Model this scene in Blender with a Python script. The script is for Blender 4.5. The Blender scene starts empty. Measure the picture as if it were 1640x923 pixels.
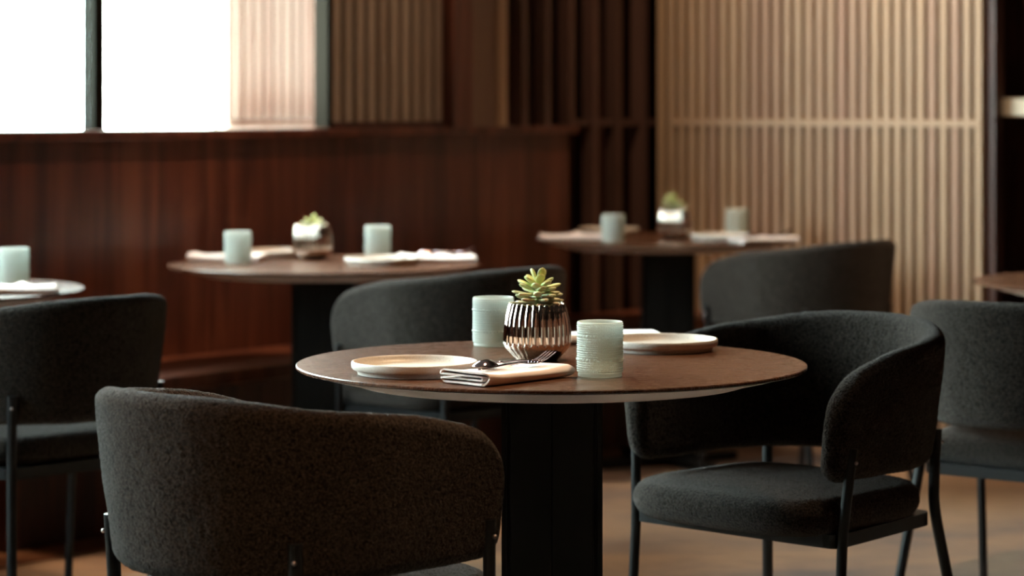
import bpy, math, random
from mathutils import Vector, Matrix, noise
R = random.Random(7)
PI = math.pi
sc = bpy.context.scene
col = sc.collection

# ------------------------------------------------------------------ camera
FX, CX, HY, CZ = 4150.0, 820.0, 170.0, 1.175      # focal in px, centre x, horizon row, eye height
cam_d = bpy.data.cameras.new('camera'); cam = bpy.data.objects.new('camera', cam_d); col.objects.link(cam)
cam.location = (0, 0, CZ); cam.rotation_euler = (PI/2, 0, 0)
cam_d.sensor_width = 36.0; cam_d.lens = 36.0*FX/1640.0
cam_d.shift_y = -(461.5-HY)/1640.0
cam_d.clip_start = .1; cam_d.clip_end = 100
cam_d.dof.use_dof = True; cam_d.dof.focus_distance = 4.12; cam_d.dof.aperture_fstop = 3.7
sc.camera = cam

# ------------------------------------------------------------------ view, world
sc.view_settings.view_transform = 'Standard'; sc.view_settings.look = 'None'
sc.view_settings.gamma = 1; sc.view_settings.exposure = 0.0
sc.view_settings.use_curve_mapping = False
SKY = 27.0
w = bpy.data.worlds.new('sky'); sc.world = w; w.use_nodes = True
bg = w.node_tree.nodes['Background']
bg.inputs[0].default_value = (.94, 1.0, .96, 1); bg.inputs[1].default_value = SKY
sc.cycles.use_denoising = True
sc.cycles.max_bounces = 10; sc.cycles.diffuse_bounces = 5; sc.cycles.glossy_bounces = 5
sc.cycles.transmission_bounces = 8; sc.cycles.transparent_max_bounces = 12
sc.cycles.caustics_refractive = False; sc.cycles.caustics_reflective = False
sc.cycles.sample_clamp_indirect = 6.0

def world(px, py, z):
    """point of height z seen at a photo position"""
    Y = FX*(CZ-z)/(py-HY)
    return Vector(((px-CX)/FX*Y, Y, z))

# ------------------------------------------------------------------ room frame
P0 = Vector((-1.006, 7.485)); D = Vector((.628, .778)).normalized(); N = Vector((-D.y, D.x))   # left wall: along D, N points outdoors
C0 = Vector((.549, 9.3)); E = Vector((.85, -.527)).normalized(); G = Vector((.527, .85)).normalized()  # back wall along E, G points away
CEIL = 3.1
def tpx(px, off=0.0):
    k = (px-CX)/FX; a = P0+N*off
    return (k*a.y-a.x)/(D.x-k*D.y)
def epx(px, off=0.0):
    k = (px-CX)/FX; a = C0+G*off
    return (k*a.y-a.x)/(E.x-k*E.y)

# lamps: warm ceiling spots out of view, plus added fill for bench and unseen walls
def spot(name, loc, tgt, power, size=60, blend=.6, color=(1, .70, .42), rad=.04):
    l = bpy.data.lights.new(name, 'SPOT'); l.energy = power; l.spot_size = math.radians(size); l.spot_blend = blend
    l.color = color; l.shadow_soft_size = rad
    o = bpy.data.objects.new(name, l); col.objects.link(o); o.location = loc
    o.rotation_euler = (Vector(tgt)-Vector(loc)).to_track_quat('-Z', 'Y').to_euler()
    return o
T1 = Vector((.0665, 4.39)); T2 = Vector((-.518, 7.16)); T3 = Vector((.51, 8.5)); T4 = Vector((-1.454, 6.16)); T5 = Vector((1.58, 6.42))
spot('ceiling_spot', (.45, 4.75, 3.0), (.02, 4.25, .74), 250, 36, 1.0, rad=.12)
spot('ceiling_spot', (T2.x+.3, T2.y+.2, 3.0), (T2.x, T2.y, .74), 120, 38)
spot('ceiling_spot', (T3.x+.1, T3.y-.3, 3.0), (T3.x+.05, T3.y, .74), 100, 38)
spot('ceiling_spot', (T4.x+.2, T4.y+.2, 3.0), (T4.x, T4.y, .74), 80, 38)
for k in range(3):
    p = C0+E*(.50+.42*k)-G*1.3
    q = C0+E*(.50+.40*k)
    spot('wall_washer', (p.x, p.y, 3.0), (q.x, q.y, 1.45), 62, 60, .8, (1, .74, .48))
for k in (-1.2, -.2, .8):
    p = P0+D*k-N*.75; q = P0+D*k
    spot('bench_fill_spot', (p.x, p.y, 3.0), (q.x, q.y, .55), 45, 60, .9, (1, .62, .38))  # added fill to brighten the bench and the panelling behind it
spot('unseen_warm_spot', (1.4, 6.6, 3.0), (1.25, 6.6, 0), 150, 80, .7)
spot('unseen_warm_spot', (3.0, 1.0, 3.0), (5.0, .5, 1.2), 220, 90, .8)  # added to brighten the unseen right wall that the pot mirrors
spot('unseen_warm_spot', (1.5, -3.0, 3.0), (1.5, -5.5, 1.2), 200, 90, .8)  # likewise added, for the unseen front wall in the pot's reflection
spot('unseen_warm_spot', (-.25, 2.1, 3.0), (-.38, 3.6, .82), 170, 24, 1.0, (1, .55, .26))
# ------------------------------------------------------------------ helpers
def mat(name, color, rough=.5, metal=0, **k):
    m = bpy.data.materials.new(name); m.use_nodes = True
    b = m.node_tree.nodes['Principled BSDF']
    b.inputs['Base Color'].default_value = (*color, 1); b.inputs['Roughness'].default_value = rough; b.inputs['Metallic'].default_value = metal
    for kk, v in k.items():
        b.inputs[kk.replace('_', ' ')].default_value = v
    return m
def nd(m, t, **kw):
    n = m.node_tree.nodes.new(t)
    for k, v in kw.items(): setattr(n, k, v)
    return n
def lk(m, a, b): m.node_tree.links.new(a, b)
def bsdf(m): return m.node_tree.nodes['Principled BSDF']
def coords(m, scale, kind='Object'):
    tc = nd(m, 'ShaderNodeTexCoord'); mp = nd(m, 'ShaderNodeMapping'); mp.inputs['Scale'].default_value = scale
    lk(m, tc.outputs[kind], mp.inputs['Vector']); return mp.outputs['Vector']
def noise_n(m, vec, scale, detail=4, rough=.5, dist=0):
    n = nd(m, 'ShaderNodeTexNoise'); n.inputs['Scale'].default_value = scale; n.inputs['Detail'].default_value = detail
    n.inputs['Roughness'].default_value = rough; n.inputs['Distortion'].default_value = dist
    lk(m, vec, n.inputs['Vector']); return n.outputs['Fac']
def ramp(m, fac, stops):
    r = nd(m, 'ShaderNodeValToRGB'); e = r.color_ramp.elements
    while len(e) < len(stops): e.new(.5)
    for i, (p, c) in enumerate(stops): e[i].position = p; e[i].color = (*c, 1)
    lk(m, fac, r.inputs['Fac']); return r.outputs['Color']
def bump(m, fac, strength, dist):
    b = nd(m, 'ShaderNodeBump'); b.inputs['Strength'].default_value = strength; b.inputs['Distance'].default_value = dist
    lk(m, fac, b.inputs['Height']); lk(m, b.outputs['Normal'], bsdf(m).inputs['Normal'])

class MB:
    def __init__(s): s.v = []; s.f = []; s.c = []
    def add(s, vs, fs, c=None):
        n = len(s.v); s.v += [tuple(v) for v in vs]; s.f += [tuple(i+n for i in f) for f in fs]
        if c is not None: s.c += [c]*len(vs)
    def box(s, c, sz, ax=None):
        """box centred at c, size sz, ax = horizontal unit vector of its first axis"""
        a = Vector((ax[0], ax[1], 0)) if ax is not None else Vector((1, 0, 0)); b = Vector((-a.y, a.x, 0)); u = Vector((0, 0, 1)); c = Vector(c)
        vs = [c+a*(sz[0]/2*i)+b*(sz[1]/2*j)+u*(sz[2]/2*k) for k in (-1, 1) for j in (-1, 1) for i in (-1, 1)]
        s.add(vs, [(0, 2, 3, 1), (4, 5, 7, 6), (0, 1, 5, 4), (2, 6, 7, 3), (0, 4, 6, 2), (1, 3, 7, 5)])
    def tube(s, pts, r, n=12, flat=None):
        pts = [Vector(p) for p in pts]; rs = r if isinstance(r, (list, tuple)) else [r]*len(pts)
        vs = []; up = None
        for i, p in enumerate(pts):
            t = (pts[min(i+1, len(pts)-1)]-pts[max(i-1, 0)]).normalized()
            if up is None: up = Vector((0, 0, 1)) if abs(t.z) < .9 else Vector((0, 1, 0))
            a = t.cross(up).normalized(); b = a.cross(t).normalized()
            for k in range(n):
                th = 2*PI*k/n; vs.append(p+a*(math.cos(th)*rs[i])+b*(math.sin(th)*rs[i]*(flat if flat else 1)))
        fs = [(i*n+k, i*n+(k+1) % n, (i+1)*n+(k+1) % n, (i+1)*n+k) for i in range(len(pts)-1) for k in range(n)]
        fs += [tuple(reversed(range(n))), tuple((len(pts)-1)*n+k for k in range(n))]
        s.add(vs, fs)
    def lathe(s, prof, n=64, fn=None, c=(0, 0, 0)):
        """profile of (r, z); fn(theta, i, r) may change the radius"""
        vs = []
        for i, (r, z) in enumerate(prof):
            for k in range(n):
                th = 2*PI*k/n; rr = fn(th, i, r) if fn else r
                vs.append((c[0]+rr*math.cos(th), c[1]+rr*math.sin(th), c[2]+z))
        fs = [(i*n+k, i*n+(k+1) % n, (i+1)*n+(k+1) % n, (i+1)*n+k) for i in range(len(prof)-1) for k in range(n)]
        s.add(vs, fs)
    def build(s, name, m, parent=None, smooth=False, sharp=None, bevel=0, at=None):
        me = bpy.data.meshes.new(name); me.from_pydata(s.v, [], s.f); me.update()
        if s.c and len(s.c) == len(s.v):
            a = me.color_attributes.new('tint', 'FLOAT_COLOR', 'POINT')
            for i, c in enumerate(s.c): a.data[i].color = (*c, 1)
        o = bpy.data.objects.new(name, me); col.objects.link(o); me.materials.append(m)
        if smooth:
            for p in me.polygons: p.use_smooth = True
            if sharp: me.set_sharp_from_angle(angle=math.radians(sharp))
        if parent: o.parent = parent
        if at is not None: o.location = at
        if bevel:
            b = o.modifiers.new('b', 'BEVEL'); b.width = bevel; b.segments = 2; b.limit_method = 'ANGLE'
        return o
def tag(o, label=None, cat=None, group=None, kind=None):
    if label: o['label'] = label
    if cat: o['category'] = cat
    if group: o['group'] = group
    if kind: o['kind'] = kind
    return o
def empty(name, loc=(0, 0, 0), rz=0):
    o = bpy.data.objects.new(name, None); col.objects.link(o); o.location = loc; o.rotation_euler = (0, 0, rz); o.empty_display_size = .1
    return o
def dup(o, parent=None):
    c = o.copy(); col.objects.link(c)
    if parent: c.parent = parent
    for ch in list(o.children): dup(ch, c)
    return c
def fixn(o):
    import bmesh
    b = bmesh.new(); b.from_mesh(o.data); bmesh.ops.recalc_face_normals(b, faces=b.faces); b.to_mesh(o.data); b.free(); return o

# ------------------------------------------------------------------ materials
def veneer(name, c0, c1, c2, rough=.38, sc_=(9, 9, .55)):
    m = mat(name, c1, rough)
    v = coords(m, sc_); f = noise_n(m, v, 1.6, 6, .6, 1.2)
    cc = ramp(m, f, [(.36, c0), (.5, c1), (.62, c2)])
    v2 = coords(m, (90, 90, 1.4)); f2 = noise_n(m, v2, 2.0, 3, .6)
    mx = nd(m, 'ShaderNodeMixRGB', blend_type='MULTIPLY'); mx.inputs[0].default_value = .5
    g = ramp(m, f2, [(.3, (.55, .5, .5)), (.7, (1, 1, 1))])
    lk(m, cc, mx.inputs[1]); lk(m, g, mx.inputs[2]); lk(m, mx.outputs[0], bsdf(m).inputs['Base Color'])
    return m
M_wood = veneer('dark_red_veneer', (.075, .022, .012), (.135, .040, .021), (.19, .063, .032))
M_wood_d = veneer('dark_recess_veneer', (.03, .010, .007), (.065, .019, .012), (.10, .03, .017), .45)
def slatmat(name, c0, c1, rough=.5):
    m = mat(name, c1, rough)
    g = nd(m, 'ShaderNodeNewGeometry'); cc = ramp(m, g.outputs['Random Per Island'], [(0, c0), (.5, c1), (1, tuple(x*1.12 for x in c1))])
    v = coords(m, (60, 60, 2)); f = noise_n(m, v, 2, 4, .6)
    mx = nd(m, 'ShaderNodeMixRGB', blend_type='MULTIPLY'); mx.inputs[0].default_value = .5
    lk(m, cc, mx.inputs[1]); lk(m, ramp(m, f, [(.3, (.65, .62, .6)), (.7, (1, 1, 1))]), mx.inputs[2]); lk(m, mx.outputs[0], bsdf(m).inputs['Base Color'])
    return m
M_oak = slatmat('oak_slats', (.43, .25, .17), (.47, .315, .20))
M_oak_d = slatmat('brown_walnut_slats', (.17, .09, .06), (.2, .12, .08))  # brown wood of the pier panel and the outdoor rail
M_oak_p = slatmat('grey_oak_slats', (.36, .28, .22), (.42, .35, .28))
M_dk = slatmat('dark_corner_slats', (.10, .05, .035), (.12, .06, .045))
M_oak_x = slatmat('weathered_outdoor_slats', (.58, .49, .42), (.62, .57, .50), .8)
M_back = mat('slat_backing', (.026, .013, .007), .8)
M_backx = mat('outdoor_backing', (.22, .23, .12), .8)
M_black = mat('black_powder_coat', (.004, .004, .004), .5, Specular_IOR_Level=.2)
M_blk_leg = mat('black_steel', (.007, .007, .008), .4, Specular_IOR_Level=.3)
M_mull = mat('bronze_mullion', (.010, .009, .006), .8, Specular_IOR_Level=.06)
M_screw = mat('polished_screw', (.4, .34, .34), .35, 1)
M_under = mat('grey_bevelled_edge', (.80, .72, .70), .4)
M_ceil = mat('dark_ceiling', (.025, .015, .01), .8)
M_wall = mat('brown_plaster', (.13, .048, .024), .6)

# table top: fine-grained brown wood, satin
M_top = mat('brown_oak_top', (.15, .09, .055), .3, Specular_IOR_Level=.5, Coat_Weight=0)
v = coords(M_top, (3, 40, 3)); f = noise_n(M_top, v, 3, 6, .65, .4)
lk(M_top, ramp(M_top, f, [(.32, (.045, .016, .008)), (.5, (.085, .034, .017)), (.68, (.14, .060, .030))]), bsdf(M_top).inputs['Base Color'])
f2 = noise_n(M_top, coords(M_top, (20, 320, 20)), 3, 3, .6); bump(M_top, f2, .04, .0003)
rr = nd(M_top, 'ShaderNodeMapRange'); rr.inputs[3].default_value = .22; rr.inputs[4].default_value = .32
lk(M_top, f2, rr.inputs[0]); lk(M_top, rr.outputs[0], bsdf(M_top).inputs['Roughness'])
M_edge = mat('dark_top_edge', (.05, .03, .025), .22)

# boucle fabric
M_fab = mat('charcoal_boucle', (.05, .047, .047), .95, Specular_IOR_Level=.08, Sheen_Weight=.32, Sheen_Roughness=.3)
bsdf(M_fab).inputs['Sheen Tint'].default_value = (.55, .5, .48, 1)
v = coords(M_fab, (1, 1, 1)); vo = nd(M_fab, 'ShaderNodeTexVoronoi', feature='F1'); vo.inputs['Scale'].default_value = 320
nz = nd(M_fab, 'ShaderNodeTexNoise'); nz.inputs['Scale'].default_value = 140; nz.inputs['Detail'].default_value = 3
lk(M_fab, v, nz.inputs['Vector'])
mxv = nd(M_fab, 'ShaderNodeMixRGB'); mxv.inputs[0].default_value = .012; lk(M_fab, v, mxv.inputs[1]); lk(M_fab, nz.outputs['Color'], mxv.inputs[2])
lk(M_fab, mxv.outputs[0], vo.inputs['Vector'])
cc = ramp(M_fab, vo.outputs['Distance'], [(0, (.086, .068, .056)), (.4, (.031, .024, .020)), (.8, (.007, .0055, .005))])
lk(M_fab, cc, bsdf(M_fab).inputs['Base Color'])
inv = nd(M_fab, 'ShaderNodeMath', operation='SUBTRACT'); inv.inputs[0].default_value = 1; lk(M_fab, vo.outputs['Distance'], inv.inputs[1])
bump(M_fab, inv.outputs[0], .9, .0035)

# floor: mottled brown carpet with greyer patches
M_floor = mat('mottled_floor', (.3, .19, .12), .75)
f = noise_n(M_floor, coords(M_floor, (.55, 1.1, 1)), 1.3, 6, .62, .8)
f2 = noise_n(M_floor, coords(M_floor, (6, 14, 1)), 2, 5, .65)
c1 = ramp(M_floor, f, [(.36, (.13, .105, .105)), (.47, (.24, .165, .125)), (.6, (.36, .225, .14)), (.8, (.42, .27, .17))])
c2 = ramp(M_floor, f2, [(.3, (.68, .66, .66)), (.7, (1.1, 1.08, 1.05))])
mx = nd(M_floor, 'ShaderNodeMixRGB', blend_type='MULTIPLY'); mx.inputs[0].default_value = .8
lk(M_floor, c1, mx.inputs[1]); lk(M_floor, c2, mx.inputs[2]); lk(M_floor, mx.outputs[0], bsdf(M_floor).inputs['Base Color'])
M_floorwood = veneer('floor_border_wood', (.16, .06, .03), (.26, .11, .055), (.34, .16, .08), .4, (2, 2, 9))

# stoneware plate
M_plate = mat('stoneware_glaze', (.62, .55, .49), .42)
f = noise_n(M_plate, coords(M_plate, (1, 1, 1)), 420, 2, .6)
lk(M_plate, ramp(M_plate, f, [(.28, (.45, .38, .33)), (.4, (.63, .56, .5)), (.7, (.68, .61, .55))]), bsdf(M_plate).inputs['Base Color'])
# linen
M_nap = mat('pink_linen', (.93, .80, .76), .85, Sheen_Weight=.2)
f = noise_n(M_nap, coords(M_nap, (1, 1, 1)), 900, 2, .6); bump(M_nap, f, .35, .0006)
M_cut = mat('dark_polished_steel', (.42, .32, .36), .10, 1)
M_pot = mat('bronze_mirror_glaze', (.84, .70, .60), .06, 1)
M_soil = mat('potting_soil', (.03, .018, .012), .9)
# succulent
M_leaf = mat('succulent_leaf', (.5, .55, .3), .5, Subsurface_Weight=.15, Subsurface_Scale=.004)
at = nd(M_leaf, 'ShaderNodeAttribute'); at.attribute_name = 'tint'; lk(M_leaf, at.outputs['Color'], bsdf(M_leaf).inputs['Base Color'])
# beaded tumbler glass: pale green pressed glass, white diffuse mix imitates its window-lit glow
M_glass = mat('pale_green_pressed_glass', (.97, 1.0, .985), .06, Transmission_Weight=1.0, IOR=1.45)
tr = nd(M_glass, 'ShaderNodeBsdfTranslucent'); tr.inputs[0].default_value = (.93, 1, .97, 1)
df = nd(M_glass, 'ShaderNodeBsdfDiffuse'); df.inputs[0].default_value = (.93, 1, .97, 1)
m1 = nd(M_glass, 'ShaderNodeMixShader'); m1.inputs[0].default_value = .5; lk(M_glass, tr.outputs[0], m1.inputs[1]); lk(M_glass, df.outputs[0], m1.inputs[2])
m2 = nd(M_glass, 'ShaderNodeMixShader'); m2.inputs[0].default_value = .82
lk(M_glass, bsdf(M_glass).outputs[0], m2.inputs[1]); lk(M_glass, m1.outputs[0], m2.inputs[2])
lk(M_glass, m2.outputs[0], M_glass.node_tree.nodes['Material Output'].inputs[0])
# window glass
def pane_mat(name, tint):
    m = bpy.data.materials.new(name); m.use_nodes = True; m.node_tree.nodes.remove(bsdf(m))
    t = nd(m, 'ShaderNodeBsdfTransparent'); t.inputs[0].default_value = (*tint, 1)
    g = nd(m, 'ShaderNodeBsdfGlossy'); g.inputs[1].default_value = .02
    x = nd(m, 'ShaderNodeMixShader'); x.inputs[0].default_value = .05; lk(m, t.outputs[0], x.inputs[1]); lk(m, g.outputs[0], x.inputs[2])
    lk(m, x.outputs[0], m.node_tree.nodes['Material Output'].inputs[0]); return m
M_pane = pane_mat('clear_pane', (.98, 1, .98)); M_pane2 = pane_mat('blue_tinted_pane', (.9, .99, 1)); M_gedge = mat('teal_glass_edge', (.12, .42, .42), .15)

# ------------------------------------------------------------------ room shell
TW0 = -11.5
A = P0+D*TW0
PC = C0+G*.35                                     # back wall plane, behind the slats
def strip(name, p, q, z0, z1, th, out, m, kind='structure'):
    """upright slab from p to q, thickness th to the 'out' side"""
    ax = (q-p).normalized(); c = (p+q)/2+out*(th/2); b = MB(); b.box((c.x, c.y, (z0+z1)/2), ((q-p).length, th, z1-z0), ax)
    o = b.build(name, m); tag(o, kind=kind); return o
strip('wall_left', A, P0+D*1.912, 0, 1.08, .16, N, M_wood)                       # panelled parapet
strip('wall_left_header', A, P0+D*.70, 2.75, CEIL, .16, N, M_wood)
# solid wall behind the inner slats and, set back, behind the open slats
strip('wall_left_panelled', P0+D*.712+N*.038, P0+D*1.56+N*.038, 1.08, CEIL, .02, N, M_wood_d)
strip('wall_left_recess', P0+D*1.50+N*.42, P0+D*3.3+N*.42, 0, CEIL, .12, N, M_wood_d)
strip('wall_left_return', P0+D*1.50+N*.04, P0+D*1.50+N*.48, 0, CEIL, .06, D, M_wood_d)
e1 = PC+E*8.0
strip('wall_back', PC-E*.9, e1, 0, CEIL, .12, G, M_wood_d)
b1 = A+E*11-G*0
strip('wall_front', A-E*.1+N*.0, b1, 0, CEIL, .12, -G, M_wall)
rw = (e1-b1).normalized(); strip('wall_right', b1, e1, 0, CEIL, .12, Vector((rw.y, -rw.x)), M_wall)
def slab(name, z, th, m):
    pts = [A+N*.2-D*.3, P0+D*3.5+N*.9, e1+G*.4+E*.4, b1+E*.4-G*.3]
    b = MB(); b.add([(p.x, p.y, z) for p in pts]+[(p.x, p.y, z+th) for p in pts], [(0, 1, 2, 3), (7, 6, 5, 4), (0, 4, 5, 1), (1, 5, 6, 2), (2, 6, 7, 3), (3, 7, 4, 0)])
    o = fixn(b.build(name, m)); tag(o, kind='structure'); return o
slab('floor', -.1, .1, M_floor); slab('ceiling', CEIL, .1, M_ceil)
# wooden border strip in the floor along the left wall
b = MB(); p = P0+D*(-3.5)-N*.17
b.box((p.x, p.y, .002), (9.0, .34, .004), D); tag(b.build('trim_2', M_floorwood), kind='structure')
# window sill board
p = P0+D*((TW0+1.94)/2)+N*.075; b = MB(); b.box((p.x, p.y, 1.0935), (1.94-TW0, .20, .027), D)
tag(b.build('trim_1', M_wood, bevel=.003), kind='structure')

# windows (frame + one pane each), mullions dark
edges = [tpx(150, .088)]
for k in range(2): edges.append(edges[-1]-2.3)
WEND = edges[-1]
def window(i, t0, t1, pm, left_m=True):
    root = empty('window_%d' % i, (*(P0+D*((t0+t1)/2)+N*.14), 1.107)); tag(root, kind='structure')
    def bx(b, ta, tb, za, zb, dp): 
        p = P0+D*((ta+tb)/2)+N*.088; b.box((p.x, p.y, (za+zb)/2), (tb-ta, dp, zb-za), D)
    f = MB()
    bx(f, t0, t0+.019, 1.107, 2.75, .05); bx(f, t1-.019, t1, 1.107, 2.75, .05); bx(f, t0+.019, t1-.019, 2.71, 2.75, .05)
    g = MB(); bx(g, t0+.019, t1-.019, 1.107, 2.71, .008)
    for o in (f.build('window_frame', M_mull, root), g.build('window_pane', pm, root)):
        o.matrix_parent_inverse = root.matrix_world.inverted()
        o.matrix_parent_inverse = Matrix.Translation(-Vector(root.location))
    return root
window(1, edges[0], .98, M_pane)
strip('wall_left_solid', A, P0+D*(WEND+.001), 1.107, 2.75, .16, N, M_wood)
for i in range(len(edges)-1):
    window(i+2, edges[i+1], edges[i], M_pane2)
# upright teal glass edge beside the mullion
t = tpx(95, .16); p = P0+D*t+N*.16; b = MB(); b.box((p.x, p.y, 1.95), (.008, .012, 1.62), D)
o = b.build('trim_3', M_gedge); tag(o, kind='structure')

# ------------------------------------------------------------------ slatted screens
def screen_slats(mb, pts, ax, wd, dp, z0, z1):
    for p in pts: mb.box((p.x, p.y, (z0+z1)/2), (wd, dp, z1-z0), ax)
# outdoor screen seen through the window
OX = 1.25
r0 = tpx(352, OX); r1 = tpx(534, OX); n = 12
root = empty('outdoor_slat_screen', (*(P0+D*((r0+r1)/2)+N*OX), .3)); tag(root, 'pale outdoor slatted screen lit by daylight, standing behind the window glass', 'slatted screen')
def pt(o, root):
    o.parent = root; o.matrix_parent_inverse = Matrix.Translation(-Vector(root.location)); return o
mb = MB(); pit = (r1-r0)/n
screen_slats(mb, [P0+D*(r0+pit*(i+.5))+N*OX for i in range(n+6)], D, pit*.62, .05, .3, 3.6); pt(mb.build('slats', M_oak_x), root)
q0 = tpx(346, OX+.07); q1 = r0+pit*(n+6); mb = MB(); p = P0+D*((q0+q1)/2)+N*(OX+.07); mb.box((p.x, p.y, 1.95), (q1-q0, .04, 3.3), D); pt(mb.build('backing_panel', M_backx), root)
mb = MB(); zr = CZ-28*8.9/FX; p = P0+D*(r0+pit*(n+6)/2)+N*(OX-.04); mb.box((p.x, p.y, zr), (pit*(n+6), .02, .022), D); pt(mb.build('rail', M_oak_d), root)
tag(root, kind=None)
# inner screen on the left wall beside the window
root = empty('wall_slat_panel', (*(P0+D*1.0), 1.107)); tag(root, 'dim brown slatted panel above the sill, right of the bright window', 'slatted screen')
mb = MB(); t0, t1 = .712, tpx(690, .06); n = 10; pit = (t1-t0)/n
screen_slats(mb, [P0+D*(t0+pit*(i+.5))+N*.018 for i in range(n)], D, pit*.62, .03, 1.125, CEIL); pt(mb.build('slats', M_oak_p), root)
mb = MB(); p = P0+D*((t0+t1)/2)+N*.018; mb.box((p.x, p.y, 1.116), (t1-t0, .036, .018), D); pt(mb.build('rail', M_wood_d), root)
mb = MB(); p = P0+D*.702+N*.03; mb.box((p.x, p.y, (1.107+CEIL)/2), (.016, .056, CEIL-1.107), D); pt(mb.build('end_stile', M_mull), root)
root = empty('wall_pier', (*(P0+D*1.35), 1.107)); tag(root, 'upright brown wood pier with a paler edge strip, left of the dark corner', 'pier')
def pbox(nm, ta, tb, off, dp, m):
    mb = MB(); p = P0+D*((ta+tb)/2)+N*off; mb.box((p.x, p.y, (1.107+CEIL)/2), (tb-ta, dp, CEIL-1.107), D); pt(mb.build(nm, m), root)
pbox('dark_post', t1, tpx(720, .06), .0, .074, M_wood)
pbox('pier_panel', tpx(720, .06), tpx(772, .04), .005, .06, M_oak_d)
pbox('edge_strip', tpx(772, .04), tpx(800, .0), .0, .07, M_oak)
# sparse slats of the dark corner
root = empty('corner_slat_screen', (*(P0+D*2.1), 0)); tag(root, 'dark widely spaced slatted screen in the corner behind the bench', 'slatted screen')
mb = MB()
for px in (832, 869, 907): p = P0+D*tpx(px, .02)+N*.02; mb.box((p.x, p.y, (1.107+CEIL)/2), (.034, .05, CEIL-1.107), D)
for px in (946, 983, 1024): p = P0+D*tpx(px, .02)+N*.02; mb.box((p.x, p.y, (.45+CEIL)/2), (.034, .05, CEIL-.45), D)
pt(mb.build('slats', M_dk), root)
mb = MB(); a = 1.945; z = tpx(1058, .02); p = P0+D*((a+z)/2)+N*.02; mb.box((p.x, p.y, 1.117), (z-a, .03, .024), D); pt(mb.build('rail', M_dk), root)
# lit screen on the back wall
root = empty('back_slat_screen', (*(C0+E*.6), 0)); tag(root, 'long tan oak slatted screen lit by warm spotlights across the back of the room', 'slatted screen')
S0, S1, NS = epx(1083), epx(1573), 29; pit = (S1-S0)/(NS-1)
mb = MB(); screen_slats(mb, [C0+E*(S0+pit*i) for i in range(NS)], E, pit*.56, .075, 0, CEIL); pt(mb.build('slats', M_oak), root)
p = C0+E*((S0+S1)/2)+G*.12; mb = MB(); mb.box((p.x, p.y, CEIL/2), (S1-S0+.05, .03, CEIL), E); pt(mb.build('backing_panel', M_back), root)
p = C0+E*((S0+S1)/2)+G*.005; mb = MB(); mb.box((p.x, p.y, 1.117), (S1-S0, .090, .022), E); pt(mb.build('rail', M_oak), root)
p = C0+E*(epx(1066)); mb = MB(); mb.box((p.x, p.y, CEIL/2), (.028, .07, CEIL), E); pt(mb.build('end_strip', M_oak), root)
p = C0+E*(epx(1587))+G*.03; mb = MB(); mb.box((p.x, p.y, CEIL/2), (.03, .07, CEIL), E); pt(mb.build('end_post', M_wood_d), root)
# shelf end at the right edge
root = empty('side_shelf', (*(C0+E*(epx(1640))+G*.15), 1.14)); tag(root, 'cream edged shelf in the dark recess at the right edge of the photo', 'shelf')
zs0, zs1 = CZ-(186-HY)*8.7/FX, CZ-(158-HY)*8.7/FX
ea, eb, ec = epx(1594, .15), epx(1615, .15), epx(1790, .15)
p = C0+E*((ea+eb)/2)+G*.2; mb = MB(); mb.box((p.x, p.y, (zs0+zs1)/2), (eb-ea, .24, zs1-zs0-.006), E); pt(mb.build('bracket', M_wood), root)
p = C0+E*((eb+ec)/2)+G*.2; mb = MB(); mb.box((p.x, p.y, (zs0+zs1)/2), (ec-eb, .26, zs1-zs0), E); pt(mb.build('board', mat('cream_laminate', (.62, .54, .42), .5), bevel=None or .003), root)

# ------------------------------------------------------------------ banquette bench
root = empty('banquette_bench', (*(P0+D*0), 0)); tag(root, 'long reddish brown wooden bench along the panelled wall under the window', 'bench')
ta, tb = -.75, 2.36
p = P0+D*((ta+tb)/2)-N*.213; mb = MB(); mb.box((p.x, p.y, .43), (tb-ta, .42, .04), D); pt(mb.build('seat_board', M_wood, bevel=.006), root)
p = P0+D*((ta+tb)/2)-N*.10; mb = MB(); mb.box((p.x, p.y, .207), (tb-ta, .19, .405), D); pt(mb.build('plinth', M_wood_d), root)

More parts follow.
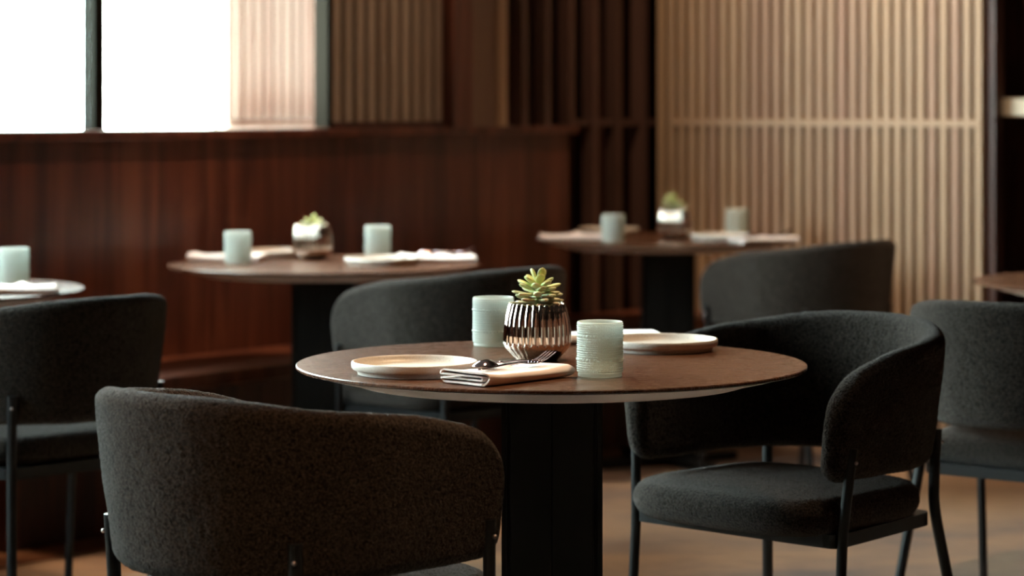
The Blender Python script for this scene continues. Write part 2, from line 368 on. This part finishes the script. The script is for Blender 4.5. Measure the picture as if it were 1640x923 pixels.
# ------------------------------------------------------------------ tables
RT = .4315
def make_table():
    root = empty('round_table')
    prof = [(0, .7399), (.2, .74), (RT-.0015, .74), (RT, .7385), (RT, .7352)]
    b = MB(); b.lathe([(r if r else .0005, z) for r, z in prof], 128); b.build('tabletop', M_top, root, True, 40)
    b = MB(); b.lathe([(RT, .7352), (RT-.001, .7335), (RT-.006, .7325)], 128); o = b.build('top_edge', M_edge, root, True, 50)
    b = MB(); b.lathe([(RT-.006, .7325), (.335, .711), (.333, .709), (.10, .709)], 128); b.build('bevelled_underside', M_under, root, True, 30)
    # square column with grooved corners and a seam on every face
    h = .084; pts = []
    face = [(-h, -h), (-h+.008, -h), (-h+.009, -h+.006), (-h+.014, -h+.006), (-h+.015, -h), (-.0012, -h), (0, -h+.002), (.0012, -h), (h-.015, -h), (h-.014, -h+.006), (h-.009, -h+.006), (h-.008, -h)]
    for k in range(4):
        c, s = math.cos(k*PI/2), math.sin(k*PI/2); pts += [(x*c-y*s, x*s+y*c) for x, y in face]
    n = len(pts); b = MB()
    b.add([(x, y, .03) for x, y in pts]+[(x, y, .7088) for x, y in pts], [(i, (i+1) % n, n+(i+1) % n, n+i) for i in range(n)]+[tuple(range(n, 2*n)), tuple(reversed(range(n)))])
    b.build('column', M_black, root)
    for k in range(4):
        a = k*PI/2+.5; b = MB(); L = .27
        out = []
        for j in range(-6, 7): out.append((L-.028+.028*math.cos(j*PI/12), .028*math.sin(j*PI/12)))
        out = [(0, -.028)]+out+[(0, .028)]
        m = len(out); c, s = math.cos(a), math.sin(a)
        vv = [(x*c-y*s, x*s+y*c, z) for z in (.004, .03) for x, y in out]
        b.add(vv, [(i, (i+1) % m, m+(i+1) % m, m+i) for i in range(m)]+[tuple(range(m, 2*m)), tuple(reversed(range(m)))])
        b.build('foot', M_black, root, bevel=.004)
    return root
tables = [
 (T1, 'nearest round brown table, in focus, set with plates, tumblers and a succulent'),
 (T2, 'round table behind the nearest one, by the wooden bench, left of centre'),
 (T3, 'farthest round table, in front of the slatted back screen'),
 (T4, 'round table cut by the left edge of the photo, shining with window light'),
 (T5, 'round table cut by the right edge of the photo, nothing on its visible edge')]
t0 = make_table()
ROT = [.12, .05, -.05, .3, .2]
for i, (p, lab) in enumerate(tables):
    o = t0 if i == 0 else dup(t0)
    o.location = (p.x, p.y, 0); o.rotation_euler.z = ROT[i]*0+[0, 0, 0, 0, 0][i]
    tag(o, lab, 'table', 'round dining tables')

# ------------------------------------------------------------------ chairs
def make_chair():
    root = empty('upholstered_armchair')
    # --- wrap-around back and arms
    a, b_, yc, yf = .215, .212, -.03, .192
    path = []                                  # (x, y, nx, ny) along the U, right front -> left front
    def seg():
        for i in range(41): path.append((a, yf+(yc-yf)*i/40, 1, 0))
        K = 160
        for i in range(1, K):
            ph = PI*i/K; x, y = a*math.cos(ph), yc-b_*math.sin(ph); nx, ny = math.cos(ph)/a, -math.sin(ph)/b_; l = math.hypot(nx, ny); path.append((x, y, nx/l, ny/l))
        for i in range(41): path.append((-a, yc+(yf-yc)*i/40, -1, 0))
    seg()
    S = [0]
    for i in range(1, len(path)): S.append(S[-1]+math.hypot(path[i][0]-path[i-1][0], path[i][1]-path[i-1][1]))
    LT = S[-1]; half = LT/2
    def at(s):
        s = min(max(s, 0), LT)
        import bisect
        i = min(max(bisect.bisect_right(S, s)-1, 0), len(S)-2); f = (s-S[i])/(S[i+1]-S[i])
        p, q = path[i], path[i+1]; v = [p[k]+(q[k]-p[k])*f for k in range(4)]; l = math.hypot(v[2], v[3]); return v[0], v[1], v[2]/l, v[3]/l
    T = .0225
    def ztop(u):                               # u = distance from arm front end
        K = [(0, .60), (.008, .645), (.02, .672), (.05, .702), (.08, .716), (.17, .737), (.26, .750), (.36, .762), (.44, .774), (.56, .778), (.8, .778)]
        for i in range(len(K)-1):
            if K[i+1][0] >= u: break
        x0, y0 = K[i]; x1, y1 = K[i+1]
        def m(i):
            if i == 0: return 4.5
            if i >= len(K)-2: return 0
            return (K[i+1][1]-K[i-1][1])/(K[i+1][0]-K[i-1][0])
        h = x1-x0; t = (u-x0)/h
        z = (2*t**3-3*t*t+1)*y0+(t**3-2*t*t+t)*h*m(i)+(-2*t**3+3*t*t)*y1+(t**3-t*t)*h*m(i+1)
        return z
    def zbot(u):
        z = .515
        if u < .045: z += .04*(1-math.sqrt(max(0, 1-((.045-u)/.045)**2)))
        return z
    NU, NV = 330, 150
    vs = []
    for i in range(NU+1):
        # finer columns at the two ends
        f = i/NU; s = LT*(f-.035*math.sin(2*PI*f)*1.0)
        u = min(s, LT-s); x, y, nx, ny = at(s)
        th = T*math.sqrt(max(0, 1-((.03-u)/.03)**2)) if u < .03 else T
        th = max(th, .0004)
        zt, zb = ztop(u), zbot(u); H = (zt-zb)/2; zm = (zt+zb)/2
        r = min(T, H*.9); st = max(H-r, .0001)
        per = 4*st+2*PI*r
        for j in range(NV):
            d = per*j/NV
            if d < 2*st: oz, oo = -st+d, 1.0
            elif d < 2*st+PI*r: an = (d-2*st)/r; oz, oo = st+r*math.sin(an), math.cos(an)
            elif d < 4*st+PI*r: oz, oo = st-(d-2*st-PI*r), -1.0
            else: an = (d-4*st-PI*r)/r; oz, oo = -st-r*math.sin(an), -math.cos(an)
            z = zm+oz; fl = .034*max(0, (z-.50)/.28)
            crown = 1+.12*math.cos(min(1, abs(oz)/max(H, .01))*PI/2)
            off = oo*th*crown+fl
            v = Vector((x+nx*off, y+ny*off, z))
            k = noise.noise(v*260)*.0011+noise.noise(v*120)*.0009+noise.noise(v*18)*.0015
            n_ = Vector((nx*oo, ny*oo, oz/H*.3)); n_.normalize() if n_.length > .01 else None
            vs.append(v+n_*k*min(1, th/T))
    fs = [(i*NV+j, (i+1)*NV+j, (i+1)*NV+(j+1) % NV, i*NV+(j+1) % NV) for i in range(NU) for j in range(NV)]
    fs += [tuple(range(NV)), tuple(reversed([NU*NV+j for j in range(NV)]))]
    b = MB(); b.add(vs, fs); fixn(b.build('backrest', M_fab, root, True))
    # --- seat cushion
    NA, NR = 220, 46; vs = []; 
    def plan(th):
        c, s = math.cos(th), math.sin(th); e = .56 if s > 0 else .42
        x = math.copysign(abs(c)**e, c); y = math.copysign(abs(s)**e, s)
        yy = .045+.215*y; xx = x*(.226+.010*y)
        return xx, yy
    rings = []
    z0, z1, rr_ = .423, .492, .034
    for j in range(NR+1):
        f = j/NR
        if f < .3: an = -PI/2+PI*f/.3; sc1 = 1-(rr_/.222)*(1-math.cos(an))*.9; z = (z0+.032)+.034*math.sin(an)
        else: g = (f-.3)/.7; sc1 = (1-(rr_/.222)*.9)*(1-g)**.9; z = z0+.066+.014*math.sin(min(1, g*1.3)*PI/2)
        rings.append((max(sc1, .002), z))
    for sc1, z in rings:
        for k in range(NA):
            x, y = plan(2*PI*k/NA); v = Vector((x*sc1, .045+(y-.045)*sc1, z))
            kk = noise.noise(v*260)*.0011+noise.noise(v*120)*.0009
            vs.append(v+Vector((x*2, y*2, 1)).normalized()*kk)
    fs = [(i*NA+k, i*NA+(k+1) % NA, (i+1)*NA+(k+1) % NA, (i+1)*NA+k) for i in range(NR) for k in range(NA)]+[tuple(reversed(range(NA)))]
    b = MB(); b.add(vs, fs); b.build('seat', M_fab, root, True)
    # --- seat rail (closed flat bar)
    cor = [(.229, .172), (.19, -.172), (-.19, -.172), (-.229, .172)]
    def ringpts(o):
        out = []
        for i, (x, y) in enumerate(cor):
            p = Vector((x, y)); pa = Vector(cor[i-1]); pb = Vector(cor[(i+1) % 4]); d1 = (pa-p).normalized(); d2 = (pb-p).normalized()
            n_ = -(d1+d2).normalized(); q = p+n_*o
            for f in range(5): g = f/4; c = q+d1*.03*(1-g)**2+d2*.03*g**2; out.append((c.x, c.y))
        return out
    oo, ii = ringpts(.006), ringpts(-.012); n = len(oo)
    # front bar bows forward under the cushion
    b = MB(); vv = [(x, y, z) for z in (.402, .426) for x, y in oo]
    fs = [(i, (i+1) % n, n+(i+1) % n, n+i) for i in range(n)]+[tuple(range(n, 2*n)), tuple(reversed(range(n)))]
    b.add(vv, fs); fixn(b.build('seat_rail', M_blk_leg, root))
    # --- legs
    for s in (1, -1):
        pts = [(s*.2385, .188, 0), (s*.237, .170, .30), (s*.2365, .164, .40), (s*.239, .161, .45), (s*.2485, .150, .578)]
        b = MB(); b.tube(smooth_pts(pts), .0095, 14); leg = b.build('leg', M_blk_leg, root, True, 50)
        b = MB(); ball(b, (s*.258, .152, .553), .0034); b.build('screw', M_screw, leg, True)
        pts = [(s*.245, -.250, 0), (s*.210, -.201, .30), (s*.196, -.182, .42), (s*.194, -.180, .48), (s*.1965, -.1845, .578)]
        b = MB(); b.tube(smooth_pts(pts), .0105, 14); leg = b.build('leg', M_blk_leg, root, True, 50)
        b = MB(); ball(b, (s*.2035, -.1925, .553), .0034); b.build('screw', M_screw, leg, True)
    return root
def smooth_pts(p, n=6):
    P = [Vector(x) for x in p]; out = []
    for i in range(len(P)-1):
        a = P[max(i-1, 0)]; b = P[i]; c = P[i+1]; d = P[min(i+2, len(P)-1)]
        for k in range(n):
            t = k/n; out.append(.5*((2*b)+(c-a)*t+(2*a-5*b+4*c-d)*t*t+(3*b-a-3*c+d)*t**3))
    out.append(P[-1]); return out
def ball(mb, c, r, n=10):
    prof = [(max(r*math.sin(PI*i/n), 1e-5), -r*math.cos(PI*i/n)) for i in range(n+1)]; mb.lathe(prof, 14, c=c)
def ang(f): return math.atan2(-f[0], f[1])
chairs = [
 ((-.318, 3.80), ang((.67, .742)), 'nearest charcoal fabric armchair seen from behind, cut by the bottom of the photo'),
 ((.516, 4.796), ang((-.687, -.726)), 'charcoal fabric armchair facing the camera at the right side of the nearest table'),
 ((1.126, 5.48), ang((.616, .788)), 'grey armchair with its back turned, cut by the right edge of the photo'),
 ((-1.034, 5.60), ang((-.743, .669)), 'dark armchair with its back turned, cut by the left edge of the photo'),
 ((-.15, 6.57), ang((-.70, .715)), 'dark armchair right behind the nearest table, turned towards the bench'),
 ((.87, 7.85), ang((-.70, .715)), 'farthest dark armchair, in front of the lit slatted screen')]
ch0 = make_chair()
for i, (p, a, lab) in enumerate(chairs):
    o = ch0 if i == 0 else dup(ch0)
    o.location = (*p, 0); o.rotation_euler.z = a; tag(o, lab, 'chair', 'charcoal armchairs around the tables')

# ------------------------------------------------------------------ tumblers
def make_tumbler():
    root = empty('beaded_tumbler')
    rows = ['r', 'g']+list('smmsmLmsmmsmsmmLmsmms')
    H = {'s': .0030, 'm': .0038, 'L': .0062}; NB = {'s': 72, 'm': 56, 'L': 36}
    R0 = .0366; prof = []; info = []
    z = 0.0
    for q in (0, .0008, .003, .0048, .0062):            # foot ring
        prof.append(((.030 if q == 0 else .0355 if q < .006 else .0345), q)); info.append(None)
    z = .0075
    for k in rows[2:]:
        h = H[k]; n = 7
        for i in range(n):
            prof.append((R0, z+h*i/n)); info.append((k, math.sin(PI*i/n)))
        z += h
    ZT = .0885
    for q in (z, z+.001, ZT-.001): prof.append((R0, q)); info.append(None)
    prof.append((R0-.0008, ZT)); info.append(None); prof.append((R0-.0018, ZT-.0004)); info.append(None)
    for q in (.07, .05, .03, .014): prof.append((R0-.0026-(.088-q)*.01, q)); info.append(None)
    prof.append((.029, .0105)); info.append(None); prof.append((.0003, .0095)); info.append(None)
    def fn(th, i, r):
        if info[i] is None: return r
        k, s = info[i]; a = abs(math.sin(NB[k]*th/2)); dep = .5*H[k]*.95
        d = s*s*0+max(0, 1-((1-s)**1)-(1-a)**2*.9) if False else max(0., s*math.sqrt(max(0, a)))
        return r-.0006+dep*d
    b = MB(); b.lathe(prof, 504, fn); n = 504
    b.f.append(tuple(reversed(range(n))))
    b.build('glass_body', M_glass, root, True)
    return root
def onT(px, Y, z=.7402): return ((px-CX)/FX*Y, Y, z)
tumblers = [
 (onT(961, 4.169), 'front beaded glass tumbler on the nearest table, right of the potted succulent', 'tumblers on the nearest table'),
 (onT(790, 4.70), 'beaded glass tumbler on the nearest table, partly behind the metallic succulent pot', 'tumblers on the nearest table'),
 (onT(381, 7.163), 'blurred pale tumbler left of the pot on the table by the bench', 'tumblers on the back tables'),
 (onT(605, 7.50), 'blurred pale tumbler right of the pot on the table by the bench', 'tumblers on the back tables'),
 (onT(982, 8.28), 'blurred greyish tumbler left of the pot on the farthest table', 'tumblers on the back tables'),
 (onT(1180, 8.74), 'blurred faint tumbler right of the pot, against the slatted screen', 'tumblers on the back tables'),
 (onT(22, 6.33), 'pale tumbler on the table cut by the left edge of the photo', 'tumblers on the back tables')]
g0 = make_tumbler()
for i, (p, lab, gr) in enumerate(tumblers):
    o = g0 if i == 0 else dup(g0); o.location = p; tag(o, lab, 'glass', gr)

# ------------------------------------------------------------------ plates
def make_plate():
    b = MB(); r = .103
    prof = [(.0005, .0015), (.080, .0015), (.088, 0), (.0925, .0005), (.0935, .0045), (.0945, .0065), (.0995, .0075), (.1022, .0105), (.103, .0145), (.1028, .019), (.1018, .0208), (.1000, .0213),
            (.0983, .0205), (.0968, .0170), (.0940, .0125), (.0880, .0098), (.05, .009), (.0005, .009)]
    # thicken the outline slightly with intermediate points
    out = []
    for i in range(len(prof)-1):
        for k in range(3): f = k/3; out.append((prof[i][0]+(prof[i+1][0]-prof[i][0])*f, prof[i][1]+(prof[i+1][1]-prof[i][1])*f))
    out.append(prof[-1]); b.lathe(prof, 128)
    return b.build('rimmed_plate', M_plate, None, True, 45)
plates = [
 (onT(664, 4.21), 'stoneware plate at the left on the nearest table', 'plates on the nearest table'),
 (onT(1057, 4.62), 'stoneware plate behind the front tumbler at the right of the nearest table', 'plates on the nearest table'),
 (onT(612, 7.11), 'blurred plate at the front of the table by the bench, below its right tumbler', 'plates on the back tables'),
 (onT(440, 7.47), 'blurred plate at the back of the table by the bench, left of the pot', 'plates on the back tables'),
 (onT(1156, 8.40), 'blurred plate right of the pot on the farthest table', 'plates on the back tables'),
 (onT(975, 8.80), 'blurred plate behind the left tumbler on the farthest table', 'plates on the back tables')]
p0 = make_plate()
for i, (p, lab, gr) in enumerate(plates):
    o = p0 if i == 0 else dup(p0); o.location = p; tag(o, lab, 'plate', gr)

# ------------------------------------------------------------------ napkins: one cloth folded over and over, swept along its length
def make_napkin(seed):
    NL = 46; Lx = .206; W = .044
    # cross-section centre line in (w, h); the near fold curls in like a scroll
    cl = []
    hs = [.0022, .0067, .0112, .0157]
    def line(w0, w1, h, n=14):
        for i in range(n+1): cl.append((w0+(w1-w0)*i/n, h))
    def turn(w, h0, h1, sgn, n=6):
        r = (h1-h0)/2
        for i in range(1, n): an = PI*i/n; cl.append((w+sgn*r*math.sin(an)*1.2, (h0+h1)/2-r*math.cos(an)))
    line(-W*.92, W*.90, hs[0]); turn(W*.90, hs[0], hs[1], 1); line(W*.90, -W*.80, hs[1]); turn(-W*.80, hs[1], hs[2], -1)
    line(-W*.80, W*.84, hs[2]); turn(W*.84, hs[2], hs[3], 1); line(W*.84, -W*.97, hs[3], 18)
    # wrap down the outer fold
    for i in range(1, 9): an = PI*i/8/1.0; cl.append((-W*.97-.0085*math.sin(an), .0157-.0078*(1-math.cos(an))*.88))
    m = len(cl); th = .0016; vs = []
    ph = seed*1.7
    for i in range(NL+1):
        f = i/NL; x = -Lx/2+Lx*f
        for side in (1, -1):
            for j, (wv, hv) in enumerate(cl):
                a = cl[max(j-1, 0)]; c = cl[min(j+1, m-1)]; tx, ty = c[0]-a[0], c[1]-a[1]; l = math.hypot(tx, ty) or 1
                nx, ny = -ty/l, tx/l
                lay = hv/.0157
                sag = .0035*lay*(math.sin(f*7+ph)*.5+math.sin(f*3.1+wv*40+ph)*.5)
                lift = .006*lay*max(0, 1-f*5)**1.5+.006*lay*max(0, f-.72)
                ww = wv*(1+.06*math.sin(f*5+ph+lay*2))+.004*math.sin(f*4+lay*3+ph)
                xx = x+.004*math.sin(lay*5+wv*30+ph)*(1 if abs(f-.5) > .3 else 0)
                flap = .010*math.exp(-((f-.60)/.07)**2)*max(0, (wv/W))*(1 if lay > .9 else 0)
                vs.append((xx, ww+nx*th*side, max(.0006+.0016*(1-side)*.0, hv+ny*th*side*.9+sag*.55+lift+flap)))
    per = 2*m; fs = []
    for i in range(NL):
        A_, B_ = i*per, (i+1)*per
        for j in range(m-1):
            fs.append((A_+j, A_+j+1, B_+j+1, B_+j)); fs.append((A_+m+j+1, A_+m+j, B_+m+j, B_+m+j+1))
        fs.append((A_+m-1, A_+2*m-1, B_+2*m-1, B_+m-1)); fs.append((A_+m, A_, B_, B_+m))
    for i in (0, NL):
        A_ = i*per
        for j in range(m-1): fs.append((A_+j, A_+m+j, A_+m+j+1, A_+j+1) if i == 0 else (A_+j, A_+j+1, A_+m+j+1, A_+m+j))
    b = MB(); b.add(vs, fs); return fixn(b.build('folded_napkin', M_nap, None, True, 70))
napkins = [
 ((-.009, 4.112, .7402), math.atan2(.76, .65), 'folded pink napkin carrying cutlery, front edge of the nearest table', 'napkins on the nearest table'),
 (onT(962, 4.78), .15, 'folded napkin mostly hidden between the pot and the right plate on the nearest table', 'napkins on the nearest table'),
 (onT(700, 7.24), .10, 'blurred napkin with cutlery right of the plate on the table by the bench', 'napkins on the back tables'),
 (onT(365, 7.31), -.12, 'blurred pink napkin behind the left tumbler on the table by the bench', 'napkins on the back tables'),
 (onT(1222, 8.235), .5, 'blurred napkin at the right end of the farthest table', 'napkins on the back tables'),
 (onT(915, 8.42), .05, 'blurred pale napkin at the left end of the farthest table', 'napkins on the back tables'),
 (onT(20, 6.03), .10, 'blurred napkin in front of the tumbler on the table cut by the left edge', 'napkins on the back tables')]
n0 = make_napkin(0); n1 = make_napkin(2)
for i, (p, a, lab, gr) in enumerate(napkins):
    o = n0 if i == 0 else n1 if i == 1 else dup(n0 if i % 2 == 0 else n1)
    o.location = p; o.rotation_euler = (0, 0, a); tag(o, lab, 'napkin', gr)

# ------------------------------------------------------------------ cutlery
def strip_mesh(mb, secs):
    """secs: (x, half width, z, half thickness)"""
    vs = []
    for x, hw, z, ht in secs:
        for k in range(10):
            an = 2*PI*k/10; vs.append((x, hw*math.cos(an), z+ht*math.sin(an)))
    n = len(secs)
    mb.add(vs, [(i*10+k, i*10+(k+1) % 10, (i+1)*10+(k+1) % 10, (i+1)*10+k) for i in range(n-1) for k in range(10)]+[tuple(reversed(range(10))), tuple((n-1)*10+k for k in range(10))])
def make_fork():
    root = empty('fork')
    b = MB(); strip_mesh(b, [(-.085, .003, .002, .001), (-.083, .0055, .002, .0014), (-.06, .0052, .003, .0014), (-.02, .0028, .0055, .0014), (.01, .0025, .006, .0014), (.022, .004, .005, .0013), (.030, .009, .0038, .0011), (.040, .0118, .0035, .001), (.048, .0118, .0045, .001)])
    b.build('handle', M_cut, root, True)
    b = MB()
    for k in (-1.5, -.5, .5, 1.5):
        y = k*.0066
        b.tube([(.046, y, .0044), (.058, y, .0065), (.072, y, .0105), (.088, y, .0175), (.093, y, .0200)], [.0016, .0015, .0014, .0012, .0006], 8)
    b.build('tines', M_cut, root, True)
    return root
def make_spoon():
    root = empty('spoon')
    b = MB(); strip_mesh(b, [(-.045, .003, .0065, .0012), (-.02, .0026, .006, .0013), (.02, .0028, .005, .0013), (.06, .005, .0025, .0013), (.082, .0055, .002, .0012), (.084, .003, .002, .001)])
    b.build('handle', M_cut, root, True)
    b = MB(); vs = []; NR, NA = 10, 36
    for lay in (0, 1):
        for j in range(NR+1):
            f = j/NR
            for k in range(NA):
                th = 2*PI*k/NA; x = -.066+.026*f*math.cos(th); y = .0175*f*math.sin(th)*(1-.12*math.cos(th)); z = .0135-.010*f*f*1.0-.0012*lay*(1-.6*f)
                vs.append((x, y, z))
    o = (NR+1)*NA; fs = [(j*NA+k, j*NA+(k+1) % NA, (j+1)*NA+(k+1) % NA, (j+1)*NA+k) for j in range(NR) for k in range(NA)]
    fs += [(o+j*NA+k, o+(j+1)*NA+k, o+(j+1)*NA+(k+1) % NA, o+j*NA+(k+1) % NA) for j in range(NR) for k in range(NA)]
    fs += [(NR*NA+k, NR*NA+(k+1) % NA, o+NR*NA+(k+1) % NA, o+NR*NA+k) for k in range(NA)]
    b.add(vs, fs); fixn(b.build('bowl', M_cut, root, True))
    return root
fk0 = make_fork(); sp0 = make_spoon()
def set_cut(i, first):
    p, a, lab, gr = napkins[i]; P = Vector(p); ax = Vector((math.cos(a), math.sin(a), 0)); bx = Vector((-ax.y, ax.x, 0))
    f = fk0 if first else dup(fk0); s = sp0 if first else dup(sp0)
    q = P+ax*.012-bx*.006+Vector((0, 0, .0200)); f.location = q; f.rotation_euler = (0, 0, a-.02)
    q = P+ax*.040+bx*.024+Vector((0, 0, .0200)); s.location = q; s.rotation_euler = (0, 0, a+.05)
    return f, s
names = {0: 'napkin at the front of the nearest table', 2: 'napkin of the table by the bench', 4: 'right napkin of the farthest table'}
for i in (0, 2, 4):
    f, s = set_cut(i, i == 0)
    tag(f, 'dark polished fork lying on the '+names[i], 'fork', 'forks on the folded napkins'); tag(s, 'dark polished spoon, bowl down, on the '+names[i], 'spoon', 'spoons on the folded napkins')

# ------------------------------------------------------------------ potted succulents
def make_pot(seed, nl=40, ht=.049, lean=0.0):
    rnd = random.Random(seed); root = empty('potted_succulent')
    key = [(.0325, 0), (.036, .001), (.0425, .008), (.0500, .016), (.0550, .0215), (.0568, .0255), (.0575, .029), (.0574, .045), (.0563, .060), (.0543, .073), (.0515, .084), (.0488, .0915), (.0470, .0955), (.0455, .0965), (.0440, .095), (.0435, .085)]
    prof = []
    for i in range(len(key)-1):
        for k in range(5): f = k/5; prof.append((key[i][0]+(key[i+1][0]-key[i][0])*f, key[i][1]+(key[i+1][1]-key[i][1])*f))
    prof.append(key[-1]); NF = 28; mb = MB(); n = NF*18; vs = []
    for i, (r, z) in enumerate(prof):
        inner = i > len(prof)-14
        for k in range(n):
            th = 2*PI*k/n; fl = abs(math.sin(NF*th/2)); sc_ = 0
            if z > .0255 and not (inner and r < .0462): amp = min(1, (z-.0255)/.003); d = -.0042*(1-fl**.7)*amp+.0012*amp
            else: d = -.0010*(1-fl)*min(1, z/.01)
            if i >= len(prof)-6: d *= .2
            zz = z+(.0035*(fl-.5) if .088 < z else 0)
            vs.append(((r+d)*math.cos(th), (r+d)*math.sin(th), zz))
    mb.add(vs, [(i*n+k, i*n+(k+1) % n, (i+1)*n+(k+1) % n, (i+1)*n+k) for i in range(len(prof)-1) for k in range(n)]+[tuple(reversed(range(n)))])
    mb.build('pot', M_pot, root, True, 60)
    b = MB(); b.lathe([(.0432, .086), (.03, .089), (.0005, .091)], 48); b.build('soil', M_soil, root, True)
    # stem + leaves
    b = MB(); NL_ = nl
    b.tube([(0, 0, .086), (.001+lean*.3, 0, .086+ht*.6), (.002+lean, 0, .086+ht)], [.005, .004, .003], 10); b.c = [(.45, .55, .2)]*len(b.v)
    for i in range(NL_):
        f = i/(NL_-1); az = i*2.39996+rnd.uniform(-.25, .25)
        el = math.radians(-13+38*f+(42*((f-.8)/.2) if f > .8 else 0)+rnd.uniform(-9, 9)); L = .054-.018*f+rnd.uniform(-.008, .002); zb = .095+(ht-.014)*f
        if f > .86: L = .031
        wd = (.0062+.0015*rnd.random())*(1+.15*f); tk = .0040
        base = Vector((.001+.001*f+lean*f, 0, zb)); rad = Vector((math.cos(az), math.sin(az), 0)); up = Vector((0, 0, 1)); side = up.cross(rad)
        NS_, NK = 12, 10; vs = []
        for j in range(NS_+1):
            g = j/NS_; w_ = wd*(.32+.68*math.sin(min(1, g/.66)*PI/2)**1.5) if g < .66 else wd*math.sqrt(max(0, 1-((g-.66)/.34)**2))**(1.0)
            w_ = max(w_, .0002); t_ = tk*(w_/wd)**.8*(.6 if g < .3 else .75)
            e2 = el+.35*(g-.5)*(1-f*.6)
            c = base+rad*(L*g*math.cos(el))+up*(L*g*math.sin(el)+.006*g*g*(1-f))
            nrm = (up*math.cos(e2)-rad*math.sin(e2))
            for k in range(NK):
                an = 2*PI*k/NK; vs.append(c+side*(w_*math.cos(an))+nrm*(t_*math.sin(an)*(1 if math.sin(an) > 0 else 1.15)))
        fs = [(j*NK+k, j*NK+(k+1) % NK, (j+1)*NK+(k+1) % NK, (j+1)*NK+k) for j in range(NS_) for k in range(NK)]+[tuple(NS_*NK+k for k in range(NK))]
        lo, hi = Vector((.50, .36, .22)), Vector((.62, .66, .27)); mid = Vector((.56, .58, .34))
        c = lo.lerp(mid, min(1, f*2.6)) if f < .4 else mid.lerp(hi, (f-.4)/.6)
        c = c*rnd.uniform(.85, 1.1)
        b.add(vs, fs, tuple(c))
    b.build('rosette', M_leaf, root, True)
    return root
pots = [
 (onT(860.5, 4.437), 0, 'succulent in a ribbed mirror bronze pot in the middle of the nearest table'),
 (onT(500, 7.34), 1.3, 'blurred succulent in a bronze pot on the table by the bench'),
 (onT(1081, 8.47), 2.1, 'blurred succulent in a silvery pot on the farthest table')]
for i, (p, a, lab) in enumerate(pots):
    o = [lambda: make_pot(4), lambda: make_pot(9, 22, .018, .006), lambda: make_pot(13, 26, .044, .016)][i](); o.location = p; o.rotation_euler.z = a; tag(o, lab, 'potted plant', 'potted succulents on the tables')
